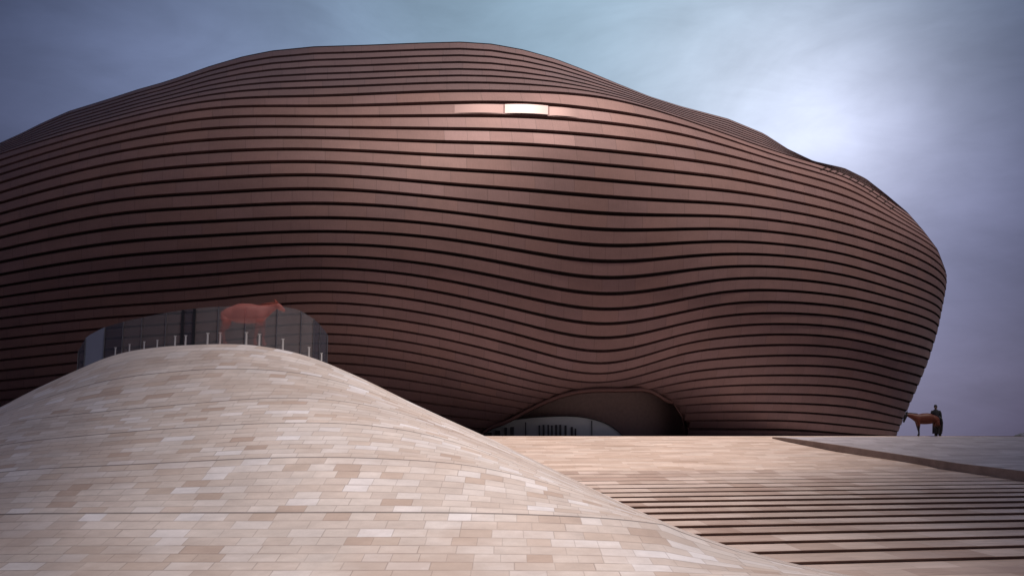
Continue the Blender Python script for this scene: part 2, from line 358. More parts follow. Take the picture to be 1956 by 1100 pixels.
# roof cap
cen = np.mean(np.array(gv[:ncl]), axis=0)-np.array([0, 0, 1.0]); gv.append(cen)
for c in range(ncl): gf.append((c, (c+1) % ncl, len(gv)-1))
mesh('backing_shell', loc(gv), gf, M['groove'], museum)
cl_o = mesh('cladding', loc(cv), cf, M['clad'], museum, uv=cuv)
cl_o.data.polygons.foreach_set('use_smooth', [True]*len(cl_o.data.polygons))
cl_o.data.materials.append(M['clad2']); assert len(cl_o.data.polygons) == len(cm); cl_o.data.polygons.foreach_set('material_index', cm)
mod = cl_o.modifiers.new('split', 'EDGE_SPLIT'); mod.split_angle = math.radians(35)
# roof sheet from the silhouette back, in cladding metal
rv_ = [tuple(p) for p in P[0]]+[tuple(p) for p in B[0]]; rv_.append(tuple(cen+np.array([0, 0, .4])))
mesh('roof', loc(rv_), [(c, (c+1) % ncl, ncl) for c in range(ncl)], M['clad2'], museum, uv=[(p[0], 3.5) for p in rv_])

def surf(px, py):                                           # point and normal on the front shell seen at a pixel
    ii = [];
    for i in range(len(ks)):
        ii.append((np.interp(px, PXY[i, :, 0], PXY[i, :, 1]), i))
    for (y0, i0), (y1, i1) in zip(ii[:-1], ii[1:]):
        if y0 <= py <= y1 and y1 > y0:
            t = (py-y0)/(y1-y0); D = [np.interp(px, PXY[i, :, 0], P[i, :, 1]) for i in (i0, i1)]
            n = [np.array([np.interp(px, PXY[i, :, 0], N[i, :, q]) for q in range(3)]) for i in (i0, i1)]
            nn = n[0]*(1-t)+n[1]*t
            return at(px, py, D[0]*(1-t)+D[1]*t), nn/np.linalg.norm(nn)
    return at(px, py, 100.), np.array([0, -1., 0])
# glint panels: paler tint stands in for sunlight, one also tilted to it
def panel(x0, x1, tilt, mat='glint', lift=.17):
    i = ks.index(1); vs_, pts = [], []
    for x in np.linspace(x0, x1, 9):
        yt = np.interp(x, PXY[i, :, 0], PXY[i, :, 1]); yb = np.interp(x, PXY[i+1, :, 0], PXY[i+1, :, 1])
        pt, n1 = surf(x, yt+(yb-yt)*.20); pb, n2 = surf(x, yt+(yb-yt)*.84)
        pts.append((pt, pb, n1, n2))
    c = sum((p[0]+p[1])/2 for p in pts)/len(pts); v = c/np.linalg.norm(c)
    h = np.array(sd)-v; h /= np.linalg.norm(h); n = sum((p[2]+p[3])/2 for p in pts); n /= np.linalg.norm(n)
    print('glint tilt deg', math.degrees(math.acos(float(n@h))), 'n', n, 'h', h)
    q = Vector(n).rotation_difference(Vector(h)); q = q.slerp(q.identity() if False else Matrix.Identity(3).to_quaternion(), 1-tilt)
    for pt, pb, n1, n2 in pts:
        vs_ += [tuple(pt), tuple(pb)]
    R = q.to_matrix(); cc = Vector([float(k_) for k_ in c])
    out = [R @ (Vector([float(k_) for k_ in p])-cc)+cc+Vector([float(k_) for k_ in n])*lift for p in vs_]
    out = [p+Vector([float(k_) for k_ in n])*.07*(1-((j//2)/4.0-1)**2) for j, p in enumerate(out)]
    bk = [p-Vector([float(k_) for k_ in n])*.1 for p in out]; m0 = len(out)
    fs = [(2*j, 2*j+1, 2*j+3, 2*j+2) for j in range(8)]+[(m0+2*j, m0+2*j+2, m0+2*j+3, m0+2*j+1) for j in range(8)]
    fs += [(2*j, 2*j+2, m0+2*j+2, m0+2*j) for j in range(8)]+[(2*j+1, m0+2*j+1, m0+2*j+3, 2*j+3) for j in range(8)]
    fs += [(0, m0, m0+1, 1), (16, 17, m0+17, m0+16)]
    o = mesh('cladding_panel', loc(out+bk), fs, M[mat], museum); o.modifiers.new('split', 'EDGE_SPLIT').split_angle = .6; return o
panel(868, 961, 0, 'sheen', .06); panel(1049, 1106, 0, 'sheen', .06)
g = panel(964, 1046, .4, 'glint', .14); tag(g, 'single panel tinted paler and tilted for the sun glint')

# raised dark strips painting the shade of gaps on the shoulder, upper right
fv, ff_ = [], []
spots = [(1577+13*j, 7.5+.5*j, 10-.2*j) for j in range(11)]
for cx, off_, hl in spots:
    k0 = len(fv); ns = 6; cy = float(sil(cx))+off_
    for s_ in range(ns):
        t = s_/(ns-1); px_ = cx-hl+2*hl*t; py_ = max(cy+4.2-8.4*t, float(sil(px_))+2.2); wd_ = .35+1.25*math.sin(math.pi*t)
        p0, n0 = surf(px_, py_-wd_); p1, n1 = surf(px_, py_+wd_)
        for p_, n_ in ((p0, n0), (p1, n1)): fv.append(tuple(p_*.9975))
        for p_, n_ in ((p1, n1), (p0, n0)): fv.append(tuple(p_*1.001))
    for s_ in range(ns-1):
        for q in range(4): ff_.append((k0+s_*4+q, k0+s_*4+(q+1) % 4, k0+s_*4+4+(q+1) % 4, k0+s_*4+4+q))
mesh('shoulder_gap_shade', loc(fv), ff_, M['groove'], museum, smooth=False)

# entrance: arched lip, deep recess, arched glass
lip = []; lf = []
AX = np.linspace(912, 1309, 70)
ay = cspline([p[0] for p in ARCH], [p[1] for p in ARCH], AX); ay = np.where(AX > 1290, arch(AX), np.clip(ay, 738, 846))
Dl = []
for x, y in zip(AX, ay):
    p, n = surf(x, min(max(y-3, 600), 844)); Dl.append(p[1])
Dl = np.array(Dl); Dl = np.convolve(np.pad(Dl, 6, 'edge'), np.ones(13)/13, 'valid')
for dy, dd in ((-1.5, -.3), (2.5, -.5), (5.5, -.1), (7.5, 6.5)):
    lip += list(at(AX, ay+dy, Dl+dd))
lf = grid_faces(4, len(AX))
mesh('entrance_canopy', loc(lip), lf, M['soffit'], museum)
bx = np.linspace(880, 1345, 40); bd = np.interp(bx, AX, Dl)+6.4
rv2 = list(at(bx, 700+0*bx, bd))+list(at(bx, 850+0*bx, bd))
mesh('entrance_recess', loc(rv2), grid_faces(2, 40), M['recess'], museum)
GA = [(925,823),(945,811),(975,803),(1010,798),(1050,795.5),(1090,795),(1125,799),(1150,806),(1172,817),(1196,838)]
gx = np.linspace(925, 1196, 50); gy = cspline([p[0] for p in GA], [p[1] for p in GA], gx); gd = np.interp(gx, AX, Dl)+4.0
m = NT('arched_window_glass'); b = m.bsdf((.30, .33, .33), .12, .0); b.inputs['Specular IOR Level'].default_value = .8; M['aglass'] = m.m
M['frosted'] = plain('pale_frosted_glass', (.52, .55, .53), .4, 0, var=.12, scale=.6)
ag = mesh('entrance_window', loc(list(at(gx, gy, gd))+list(at(gx, 846+0*gx, gd))), grid_faces(2, 50), M['frosted'], museum)
fr = list(at(gx, gy-1.3, gd-.25))+list(at(gx, gy+.5, gd-.25))+list(at(gx, gy+.5, gd+.1)); mesh('window_frame', loc(fr), grid_faces(3, 50), M['mullion'], ag)
for x, wpx, y0 in [(936,7,826),(951,9,822),(966,5,816),(978,7,815),(1004,2,806),(1030,3,812),(1038,4,811),(1047,3,811),(1054,3,812),(1062,4,811),(1070,4,811),(1080,4,812),(1092,4,815),(1099,3,818),(1130,1.5,803)]:
    D_ = float(np.interp(x, gx, gd)); a_ = at(x, y0, D_); b_ = at(x, 846, D_); vs_, fs_ = [], []
    box(vs_, fs_, (a_[0]-ML[0], a_[1]-.2-ML[1], (a_[2]+b_[2])/2-ML[2]), (wpx*D_/F, .12, a_[2]-b_[2])); mesh('mullion', vs_, fs_, M['mullion'], ag, smooth=False)

# ---------------------------------------------------------------- paved mound
MS = [(-400,940),(-200,868),(-80,815),(0,778),(60,746),(145,707),(200,683),(250,669),(320,660.5),(400,657),(440,656.5),(480,658),(540,667),(580,677),(620,691),(700,726),(780,766),(860,803),(930,834),(1000,868),(1100,917),(1200,966),(1300,1010),(1400,1045),(1500,1072),(1600,1094),(1750,1118),(1956,1136),(2300,1148)]
NX = 330; mx = np.linspace(-400, 2300, NX)
msil = np.interp(mx, [p[0] for p in MS], [p[1] for p in MS])
for _ in range(3): msil = np.convolve(np.pad(msil, 2, 'edge'), np.array([1, 2, 3, 2, 1])/9, 'valid')
Dsil = np.interp(mx, [-400, 0, 430, 930, 1300, 1600, 1956, 2300], [24, 29, 32, 28.5, 23.5, 19.0, 17.2, 16.5])
for _ in range(12): Dsil = np.convolve(np.pad(Dsil, 4, 'edge'), np.ones(9)/9, 'valid')
YB = 1190.0
seam = [  # image rows of the long horizontal seams: x knots
 ([-400, 0, 511, 665, 900, 1300, 2300], None)]
S1 = np.interp(mx, [-400, 0, 250, 511, 665, 850, 1000, 1200, 2300], [1010, 980, 979, 978.5, 977.5, 978, 981, 990, 1160])
S2 = np.interp(mx, [-400, 0, 256, 511, 665, 900, 1100, 1300, 2300], [975, 898, 886, 873, 871.5, 884, 935, 1013, 1152])
S3 = np.interp(mx, [-400, 0, 300, 511, 665, 800, 930, 1300, 2300], [955, 846, 819, 807, 806, 822, 862, 1012, 1150])
S4 = np.interp(mx, [-400, 0, 200, 511, 620, 750, 900, 1300, 2300], [946, 806, 785, 758, 759, 780, 835, 1011, 1149])
S5 = np.interp(mx, [-400, 0, 200, 430, 600, 700, 900, 1300, 2300], [942, 788, 722, 700, 712, 742, 825, 1010.5, 1148.5])
def sm(a, n=5):
    for _ in range(n): a = np.convolve(np.pad(a, 5, 'edge'), np.ones(11)/11, 'valid')
    return a
S1, S2, S3, S4, S5 = map(sm, (S1, S2, S3, S4, S5))
curves = [msil]
for q in (S5, S4, S3, S2, S1): curves.append(np.maximum(q, curves[-1]+1.0))
curves.append(np.maximum(1104+0*mx, curves[-1]+6)); curves.append(np.maximum(YB+0*mx, curves[-1]+20))
cvs = np.array(curves); NR = 130; tt = np.linspace(0, 7, NR)
mv, muv = [], []
# behind the crest
for dlt in (14, 9, 6, 4, 2.5, 1.4, .6, .2):
    D = Dsil+dlt; s0 = at(mx, msil, D); s0[:, 2] -= .035*dlt**2*1.6; s0[:, 2] = np.maximum(s0[:, 2], -3.4)
    mv += list(s0); muv += [(p[0], 8-dlt*.42) for p in s0][:]
    for c in range(NX): muv[-NX+c] = (s0[c, 0], 7+dlt*.42)
from_rows = len(mv)//NX
for t in tt:
    i = min(int(t), 6); f = t-i; yy = cvs[i]*(1-f)+cvs[i+1]*f
    q = np.clip((yy-msil)/(YB-msil), 0, 1); Dn = 13.6
    D = Dsil-(Dsil-Dn)*(q**.72)
    p = at(mx, yy, D); mv += list(p); muv += [(p[c, 0], 7-t) for c in range(NX)]
# forward skirt passing under the camera
last = np.array(mv[-NX:])
for Yk in (10, 6, 0, -8):
    p = last.copy(); s_ = Yk/last[:, 1]; p[:, 1] = Yk; p[:, 0] = last[:, 0]*(.75+.25*s_)*1.2; p[:, 2] = np.minimum(last[:, 2], -2.4)
    mv += list(p); muv += [(p[c, 0], -(13.6-Yk)*.42) for c in range(NX)]
rows_m = len(mv)//NX
mo = mesh('mound', mv, grid_faces(rows_m, NX), M['mound'], uv=muv)
tag(mo, kind='structure')

# ---------------------------------------------------------------- steps, ramp, plaza
def tanv(y): return math.tan(BETA-math.atan((y-550)/F))     # z/Y of a pixel row
TA = .2; s0 = 19.9; TR = 1.30; HR = .0755; Z0 = -2.62; NS = 16
def crossr(X0, X1, s, z, n=2):
    return [(X, s+TA*X, z) for X in np.linspace(X0, X1, n)]
st_v, st_f, st_uv = [], [], []; r_v, r_f = [], []
X0, X1 = -30, 45
# lowest landing
NXs = 40
def strip(V_, F_, UV_, sA, zA, sB, zB, xa=X0, xb=X1, vA=0, vB=1):
    k = len(V_); xs = np.linspace(xa, xb, NXs)
    V_ += [(x, sA+TA*x, zA) for x in xs]+[(x, sB+TA*x, zB) for x in xs]
    if UV_ is not None: UV_ += [(x, vA) for x in xs]+[(x, vB) for x in xs]
    for c in range(NXs-1): F_.append((k+c, k+c+1, k+NXs+c+1, k+NXs+c))
steps = empty('steps', (0, s0, Z0))
tag(steps, kind='structure')
SL = (0, s0, Z0)
strip(st_v, st_f, st_uv, s0-12, Z0-.02, s0+.08, Z0, vA=-9.0, vB=0)
for i in range(NS):
    s_ = s0+i*TR; z_ = Z0+i*HR; HF = HR
    hh = HR*(1.0 if i < 9 else max(.08, .7-(i-9)*.13)); tl = HF-hh
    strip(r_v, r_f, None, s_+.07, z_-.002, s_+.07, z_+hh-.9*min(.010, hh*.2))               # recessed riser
    nz = min(.010, hh*.2)
    strip(st_v, st_f, st_uv, s_, z_+hh-nz, s_, z_+hh, vA=i*.74+.01, vB=i*.74+.04)     # nosing face
    strip(st_v, st_f, st_uv, s_+.07, z_+hh-nz, s_, z_+hh-nz, vA=i*.74+.02, vB=i*.74+.03)
    strip(st_v, st_f, st_uv, s_, z_+hh, s_+TR+.08, z_+hh+tl, vA=i*.74+.04, vB=i*.74+.73)
st_o = mesh('tread', loc(st_v, SL), st_f, M['steps'], steps, smooth=False, uv=st_uv)
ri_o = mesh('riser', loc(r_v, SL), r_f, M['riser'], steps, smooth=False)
# ramp above the steps up to the plaza edge
sT = s0+NS*TR; zT = Z0+NS*HR; SC = 53.5
nr = 40; rs = np.linspace(0, 1, nr); xs = np.linspace(X0, X1, 60); rvv, ruv = [], []
def zr(s):                                                   # ramp height, easing onto the plaza
    q = np.clip((s-sT)/(SC-sT), 0, 1); return zT+(.015-zT)*(1.12*q-.12*q**3)/1.0
for q in rs:
    s_ = sT+(SC-sT)*q
    for x in xs: rvv.append((x, s_+TA*x*(1-.0*q), float(zr(s_)) - .0*x)); ruv.append((x, s_))
ra = mesh('ramp', rvv, grid_faces(nr, 60), M['ramp'], uv=ruv); tag(ra, kind='structure')
# plaza: level ground around the museum
pvv = []; puv = []
for Yq in np.linspace(0, 1, 12):
    for x in xs: 
        y_ = SC+TA*x+Yq*Yq*260; pvv.append((x*(1+6*Yq), y_, .015-.0*Yq)); puv.append((x*(1+6*Yq), y_))
pl = mesh('plaza', pvv, grid_faces(12, 60), M['plaza'], uv=puv); tag(pl, kind='structure')
# raised apron to the right of the ramp, with its stone kerb
KT = [(1475,834.5),(1500,836.0),(1550,842.5),(1602,850),(1660,859),(1716,867.5),(1775,876.5),(1831,885),(1895,892.5),(1956,900),(2080,914),(2300,938)]
KY = [57.5, 56.5, 53.5, 50.8, 48.2, 46.0, 44, 42.2, 40.5, 39.0, 36.5, 33.0]
def ground_z(x, y):
    s_ = y-TA*x
    if s_ < sT: return Z0+max(0, math.floor((s_-s0)/TR)+1)*HR
    return float(zr(s_))
KPX = [1, 6, 11, 14, 13, 12, 12.5, 13.5, 15, 17, 20, 24]
def kfit(p, hpx, y0):                                       # depth at which the kerb stands hpx tall above the ramp
    best = None
    for D in np.arange(26, 58.5, .1):
        q = at(p[0], p[1], D); e = abs((q[2]-ground_z(q[0], q[1]))*F/D-hpx)+.15*abs(D-y0)
        if best is None or e < best[0]: best = (e, D)
    return best[1]
KY2 = [kfit(p, h_, y_) for p, h_, y_ in zip(KT, KPX, KY)]; KY2 = list(np.convolve(np.pad(KY2, 1, 'edge'), [.25, .5, .25], 'valid')); print('kerb', KY2)
kt = np.array([at(p[0], p[1], y) for p, y in zip(KT, KY2)])
kb = kt.copy()
for i in range(len(kb)): kb[i, 2] = min(ground_z(kb[i, 0], kb[i, 1]), kt[i, 2]-.12)-.05
print('kerb heights', [round(float(a[2]-b[2]), 2) for a, b in zip(kt, kb)])
kd = np.array([.30, .12, 0])
n = len(kt); kvv = list(kb)+list(kt)+list(kt+kd)+list(kb+kd)
kw = mesh('kerb', kvv, grid_faces(4, n), M['kerb'], smooth=False); tag(kw, kind='structure')
av, auv = [], []; ACX = np.linspace(0, 1, 26)
for i in range(n):
    a0 = kt[i]+kd*.5+np.array([0, 0, .004]); 
    for f in ACX:
        # towards the crest line of the plaza far right
        tgt = np.array([a0[0]+26+60*f, max(a0[1], 57.5+i*.0)+TA*0, .02]);
        x = a0[0]+(tgt[0]-a0[0])*f; y = a0[1]+(58.5-a0[1])*f; z = a0[2]+(.02-a0[2])*(1-(1-f)**1.25)
        av.append((x, y, z)); auv.append((x, y))
ap = mesh('apron', av, grid_faces(n, 26), M['plaza'], uv=auv); tag(ap, kind='structure')
# ground sheet out to the horizon
gvv = []; R_ = [(-9000, -2000), (9000, -2000), (9000, 12000), (-9000, 12000)]
gnd = mesh('ground', [(x, y, -3.6) for x, y in R_], [(0, 1, 2, 3)], M['dirt'], smooth=False); tag(gnd, kind='structure')

# ---------------------------------------------------------------- glass wall behind the mound
gw = empty('glass_wall', (-25, 84, -1)); tag(gw, 'curved grey glass wall standing behind the crest of the mound', 'glass wall')
GL = Vector((-25, 84, -1))
GT = [(150,672),(162,650),(166,643),(200,625),(250,611),(300,600.5),(350,592),(400,586.5),(470,584),(540,586),(570,591),(600,610),(612,622),(626,640)]
def gtop(x): return float(np.interp(x, [p[0] for p in GT], [p[1] for p in GT]))
def gD(x): return 80+((x-390)/235.)**2*5.5
def glassmat(name, col, a, rough=.08):
    m = NT(name); n_ = m.noise(m.vmath('MULTIPLY', m.n('ShaderNodeTexCoord').outputs['Object'], (1, 1, .15)), .8, 3, .6)
    tr = m.n('ShaderNodeBsdfTransparent'); df = m.n('ShaderNodeBsdfPrincipled'); df.inputs['Base Color'].default_value = (*col, 1)
    df.inputs['Roughness'].default_value = rough; mx_ = m.n('ShaderNodeMixShader'); m.put(mx_.inputs[0], m.math('MULTIPLY_ADD', n_, .25, a-.12))
    m.l(tr.outputs[0], mx_.inputs[1]); m.l(df.outputs[0], mx_.inputs[2]); m.l(mx_.outputs[0], m.out.inputs[0]); return m.m
M['g1'] = glassmat('smoky_glass', (.20, .19, .20), .36); M['g2'] = glassmat('dark_glass', (.08, .08, .10), .5); M['g3'] = glassmat('pale_blind_glass', (.30, .32, .40), .85, .4)
edges = [150,164,201,236,272,318,350,372,418,470,530,576,600,612,626]
mats = ['g2','g3','g2','g1','g1','g1','g2','g1','g1','g1','g1','g1','g2','g2']
for (a, b), mt in zip(zip(edges[:-1], edges[1:]), mats):
    xs_ = np.linspace(a+.5, b-.5, 5); tp = np.array([at(x, gtop(x), gD(x)) for x in xs_]); bt = tp.copy(); bt[:, 2] = -1
    p_ = mesh('pane', loc(list(tp)+list(bt), GL), grid_faces(2, 5), M[mt], gw, smooth=False)
    so_ = p_.modifiers.new('thick', 'SOLIDIFY'); so_.thickness = .06
    if mt == 'g3': tag(p_, 'pale blue grey opaque pane')
for x in edges:
    wpx = 5 if x in (350, 372) else 1.2
    D_ = gD(x)-.12; a_ = at(x, gtop(x), D_); vs_, fs_ = [], []
    box(vs_, fs_, (a_[0]-GL[0], a_[1]-GL[1], (a_[2]-1)/2-GL[2]), (wpx*D_/F, .15, a_[2]+1)); mesh('mullion', vs_, fs_, M['mullion' if wpx > 3 else 'wallmul'], gw, smooth=False)

# ---------------------------------------------------------------- posts on the crest
def mz(px, extra):                                          # mound surface just behind the crest
    ys = float(np.interp(px, mx, msil)); D = float(np.interp(px, mx, Dsil))+extra; p = V(px, ys, D); p.z -= .056*extra**2; return p
def post_proto(h):
    r = empty('railing_post'); n = 10; vs_, fs_ = [], []
    for z, rad in ((0, .028), (h-.05, .024), (h, .020)):
        vs_ += [(rad*math.cos(2*math.pi*i/n), rad*math.sin(2*math.pi*i/n), z) for i in range(n)]
    fs_ = grid_faces(3, n, True)+[tuple(range(2*n, 3*n))]; mesh('pole', vs_, fs_, M['steel'], r)
    vs_, fs_ = [], []; box(vs_, fs_, (0, 0, h+.015), (.07, .05, .03)); mesh('cap', vs_, fs_, M['steel'], r, smooth=False)
    vs_, fs_ = [], []; box(vs_, fs_, (0, 0, .006), (.14, .14, .012)); mesh('base_plate', vs_, fs_, M['steel'], r, smooth=False)
    return r
posts = [(220,.5,'farthest left of the posts, faint against the glass'),(247,.45,'second post from the left end of the row'),(275,.5,'third post from the left end of the row'),(300,.5,'fourth post from the left end of the row'),(334,1.0,"left one of the pair below the dark mullions"),(354,1.0,"right one of the pair below the dark mullions"),
 (396,1.3,"left one of the pair under the translucent horse's rump"),(420,1.35,"right one of the pair under the translucent horse's rump"),(470,1.5,"the brightest, under the belly of the translucent horse"),(495,1.4,"bright, below the chest of the translucent horse"),(540,1.2,"thin, alone below the nose of the translucent horse"),(590,.9,"beside the right end of the glass wall"),(614,.6,"rightmost of the row, low on the shoulder of the mound")]
proto = post_proto(.62)
kids = list(proto.children)
for i, (px, f, lab) in enumerate(posts):
    if i == 0: o = proto
    else:
        o = proto.copy(); C.objects.link(o)
        for ch in kids: c2 = ch.copy(); C.objects.link(c2); c2.parent = o
    p = mz(px, 2.0); o.location = (p.x, p.y, p.z-.02); vis = .62*(.62+.28*min(f, 1.5)/1.5)+.12
    o.scale = (.7+.5*f, .7+.5*f, .62+.27*f); tag(o, 'steel post, '+lab, 'post', 'steel posts along the crest of the mound')

# ---------------------------------------------------------------- skinned figures
def skin(name, nodes, edges_, mat, parent=None, root=0, sub=2):
    me = bpy.data.meshes.new(name); keys = list(nodes); ix = {k: i for i, k in enumerate(keys)}
    me.from_pydata([nodes[k][0] for k in keys], [(ix[a], ix[b]) for a, b in edges_], []); me.update()
    o = bpy.data.objects.new(name, me); C.objects.link(o); me.materials.append(mat)
    if parent: o.parent = parent
    sk = o.modifiers.new('skin', 'SKIN'); sk.use_smooth_shade = True; sk.branch_smoothing = .6
    if not me.skin_vertices: bpy.context.view_layer.objects.active = o
    lay = me.skin_vertices[0].data
    for k in keys:
        r = nodes[k][1]; lay[ix[k]].radius = r if isinstance(r, tuple) else (r, r)
        lay[ix[k]].use_root = (ix[k] == root)
    sb_ = o.modifiers.new('sub', 'SUBSURF'); sb_.levels = sub; sb_.render_levels = sub
    return o
def tube_mesh(name, paths, mat, parent, n=8):
    vs_, fs_ = [], []
    for path in paths:
        k0 = len(vs_); L = len(path)
        for i, (p, r) in enumerate(path):
            p = Vector(p); a = Vector(path[max(i-1, 0)][0]); b = Vector(path[min(i+1, L-1)][0]); t = (b-a).normalized()
            u = t.cross(Vector((0, 1, 0.01))).normalized(); w_ = t.cross(u); rr = r if isinstance(r, tuple) else (r, r)
            vs_ += [tuple(p+u*rr[0]*math.cos(2*math.pi*q/n)+w_*rr[1]*math.sin(2*math.pi*q/n)) for q in range(n)]
        fs_ += grid_faces(L, n, True, k0); fs_ += [tuple(k0+q for q in reversed(range(n))), tuple(k0+(L-1)*n+q for q in range(n))]
    return mesh(name, vs_, fs_, mat, parent)
def make_horse(loc_, rz, coat, dark, neck, mane=True, stride=0.0, sc=1.0, tail=True):
    r = empty('horse', loc_, rz); r.scale = (sc, sc, sc)          # faces -x
    N_ = {'barrel': ((0, 0, .99), (.27, .36)), 'loin': ((.34, 0, 1.04), (.25, .32)), 'croup': ((.62, 0, 1.04), (.25, .32)), 'dock': ((.80, 0, 1.02), (.12, .17)),
          'chest': ((-.34, 0, 1.01), (.25, .37)), 'shoulder': ((-.58, 0, 1.03), (.21, .31))}
    E = [('barrel', 'loin'), ('loin', 'croup'), ('croup', 'dock'), ('barrel', 'chest'), ('chest', 'shoulder')]
    names = ['n1', 'n2', 'poll', 'cheek', 'mid', 'muzzle', 'lip']; prev = 'shoulder'
    rad = [(.13, .20), (.095, .145), (.085, .10), (.08, .11), (.062, .075), (.052, .055), (.042, .042)]
    for nm, p, q in zip(names, neck, rad): N_[nm] = (p, q); E.append((prev, nm)); prev = nm
    for s_ in (1, -1):
        y = .13*s_; dx = stride*s_
        for tagn, pts in (('f', [((-.52, y, .86), .115), ((-.50+dx*.4, y, .64), .075), ((-.50+dx*.8, y, .43), .050), ((-.48+dx, y, .24), .032), ((-.48+dx*1.1, y, .11), .038), ((-.52+dx*1.15, y, .04), .050), ((-.54+dx*1.15, y, .0), .052)]),
                          ('h', [((.62, y, .86), .165), ((.56-dx*.3, y, .68), .12), ((.74-dx*.6, y, .46), .055), ((.72-dx, y, .26), .034), ((.70-dx, y, .11), .040), ((.66-dx*1.05, y, .04), .050), ((.64-dx*1.05, y, .0), .052)])):
            prev = 'shoulder' if tagn == 'f' else 'croup'
            for j, (p, q) in enumerate(pts): nm = f'{tagn}{s_}{j}'; N_[nm] = (p, q*(1.0 if j == 0 else 1.35)); E.append((prev, nm)); prev = nm
    poll, cheek = Vector(neck[2]), Vector(neck[3]); ad = (poll-cheek).normalized()
    skin('body', N_, E, coat, r, 0)
    for s_ in (1, -1):
        b0 = poll+Vector((0, .05*s_, .06)); tube_mesh('ear', [[(b0, .03), (b0+ad*.07+Vector((0, .01*s_, .03)), .026), (b0+ad*.12+Vector((0, .015*s_, .06)), .006)]], dark, r)
        mid = Vector(neck[4]).lerp(cheek, .6); e = mid+Vector((0, .075*s_, .025)); tube_mesh('eye', [[(e, .012), (e+Vector((0, .01*s_, 0)), .006)]], dark, r)
    if mane:
        crest = [Vector((-.50, 0, 1.30))]+[Vector(neck[0])+Vector((0, 0, .17)), Vector(neck[1])+Vector((0, 0, .13)), Vector(neck[2])+Vector((-.01, 0, .09))]
        tube_mesh('mane', [[(p+Vector((0, .02, 0)), (.035, .06)) for p in crest]], dark, r)
    if tail: tube_mesh('tail', [[((.82, 0, 1.12), .04), ((.91, 0, 1.0), .06), ((.92, .01, .8), .08), ((.90, .02, .55), .075), ((.90, .03, .32), .05), ((.90, .03, .2), .012)]], dark, r)
    return r
def coat_mat(name, col, black, zblack=.62):
    m = NT(name); sp = m.n('ShaderNodeSeparateXYZ'); ob = m.n('ShaderNodeTexCoord').outputs['Object']; m.l(ob, sp.inputs[0])
    n_ = m.noise(ob, 4, 3, .5); z = m.math('ADD', sp.outputs[2], m.math('MULTIPLY', n_, .12))
    f = m.maprange(z, zblack-.06, zblack+.1, 0.0, 1.0); g_ = m.maprange(sp.outputs[0], -1.18, -1.02, 0.0, 1.0)
    c = m.mix(m.math('MULTIPLY', f, g_), (*black, 1), (*col, 1)); v_ = m.math('MULTIPLY_ADD', n_, .5, .75)
    m.bsdf(m.mix(1.0, c, m.comb(v_, v_, v_), 'MULTIPLY'), .5, 0, spec=.3); return m.m
M['bay'] = coat_mat('bay_coat', (.105, .026, .013), (.008, .006, .006)); M['hair'] = plain('black_horse_hair', (.012, .009, .009), .6)
ph = V(1768, 831, 57.2)
hr = make_horse((ph.x+.09, ph.y, .015), 0, M['bay'], M['hair'],
    [(-.80, 0, 1.16), (-1.00, 0, 1.22), (-1.16, 0, 1.25), (-1.24, 0, 1.12), (-1.30, 0, .96), (-1.34, 0, .84), (-1.35, 0, .79)], sc=.96, stride=.05)
tag(hr, "bay horse with lowered head standing on the plaza before a dark clothed person", 'horse')
def ghost(name, col, a):
    m = NT(name); tr = m.n('ShaderNodeBsdfTransparent'); df = m.n('ShaderNodeBsdfPrincipled'); df.inputs['Base Color'].default_value = (*col, 1); df.inputs['Roughness'].default_value = .6
    sp = m.n('ShaderNodeSeparateXYZ'); ob = m.n('ShaderNodeTexCoord').outputs['Object']; m.l(ob, sp.inputs[0])
    f = m.maprange(sp.outputs[2], .62, .86, a*.28, a); mx_ = m.n('ShaderNodeMixShader'); m.put(mx_.inputs[0], f)
    m.l(tr.outputs[0], mx_.inputs[1]); m.l(df.outputs[0], mx_.inputs[2]); m.l(mx_.outputs[0], m.out.inputs[0]); return m.m
M['ghost'] = ghost('translucent_red_coat', (.46, .14, .12), .42); M['ghost2'] = ghost('translucent_red_hair', (.30, .05, .03), .4)
pg = mz(466, .3)
gh = make_horse((pg.x, pg.y, pg.z-.02), math.pi, M['ghost'], M['ghost2'],
    [(-.76, 0, 1.17), (-.90, 0, 1.22), (-1.03, 0, 1.29), (-1.10, 0, 1.23), (-1.18, 0, 1.17), (-1.25, 0, 1.12), (-1.28, 0, 1.10)], sc=1.0, stride=.1, tail=False)
gh.name = 'ghost_horse_image'  # crossfaded ghost image, made up here as a standing horse
tag(gh, 'faint translucent reddish ghost image of a horse facing right over the crest of the mound before the glass wall', 'horse')

# person in a long dark coat behind the horse's rump
pr = empty('person', (0, 0, 0)); pp = V(1790.5, 831, 57.9); pr.location = (pp.x, pp.y, .015); pr.rotation_euler = (0, 0, math.radians(-25))
M['skin'] = plain('skin', (.16, .085, .06), .55, var=.05); M['coat'] = plain('dark_coat_cloth', (.012, .012, .016), .8); M['hairp'] = plain('dark_hair', (.008, .007, .008), .6); M['boot'] = plain('dark_boots', (.01, .008, .008), .5)
PN = {'pelvis': ((0, 0, .95), (.15, .11)), 'waist': ((0, 0, 1.10), (.13, .10)), 'ribs': ((0, 0, 1.28), (.15, .11)), 'neck0': ((0, 0, 1.44), (.09, .08)), 'neck': ((0, -.005, 1.52), .055), 'jaw': ((0, -.015, 1.60), (.066, .08)), 'skull': ((0, 0, 1.69), (.076, .092)), 'crown': ((0, .01, 1.755), (.05, .06))}
PE = [('pelvis', 'waist'), ('waist', 'ribs'), ('ribs', 'neck0'), ('neck0', 'neck'), ('neck', 'jaw'), ('jaw', 'skull'), ('skull', 'crown')]
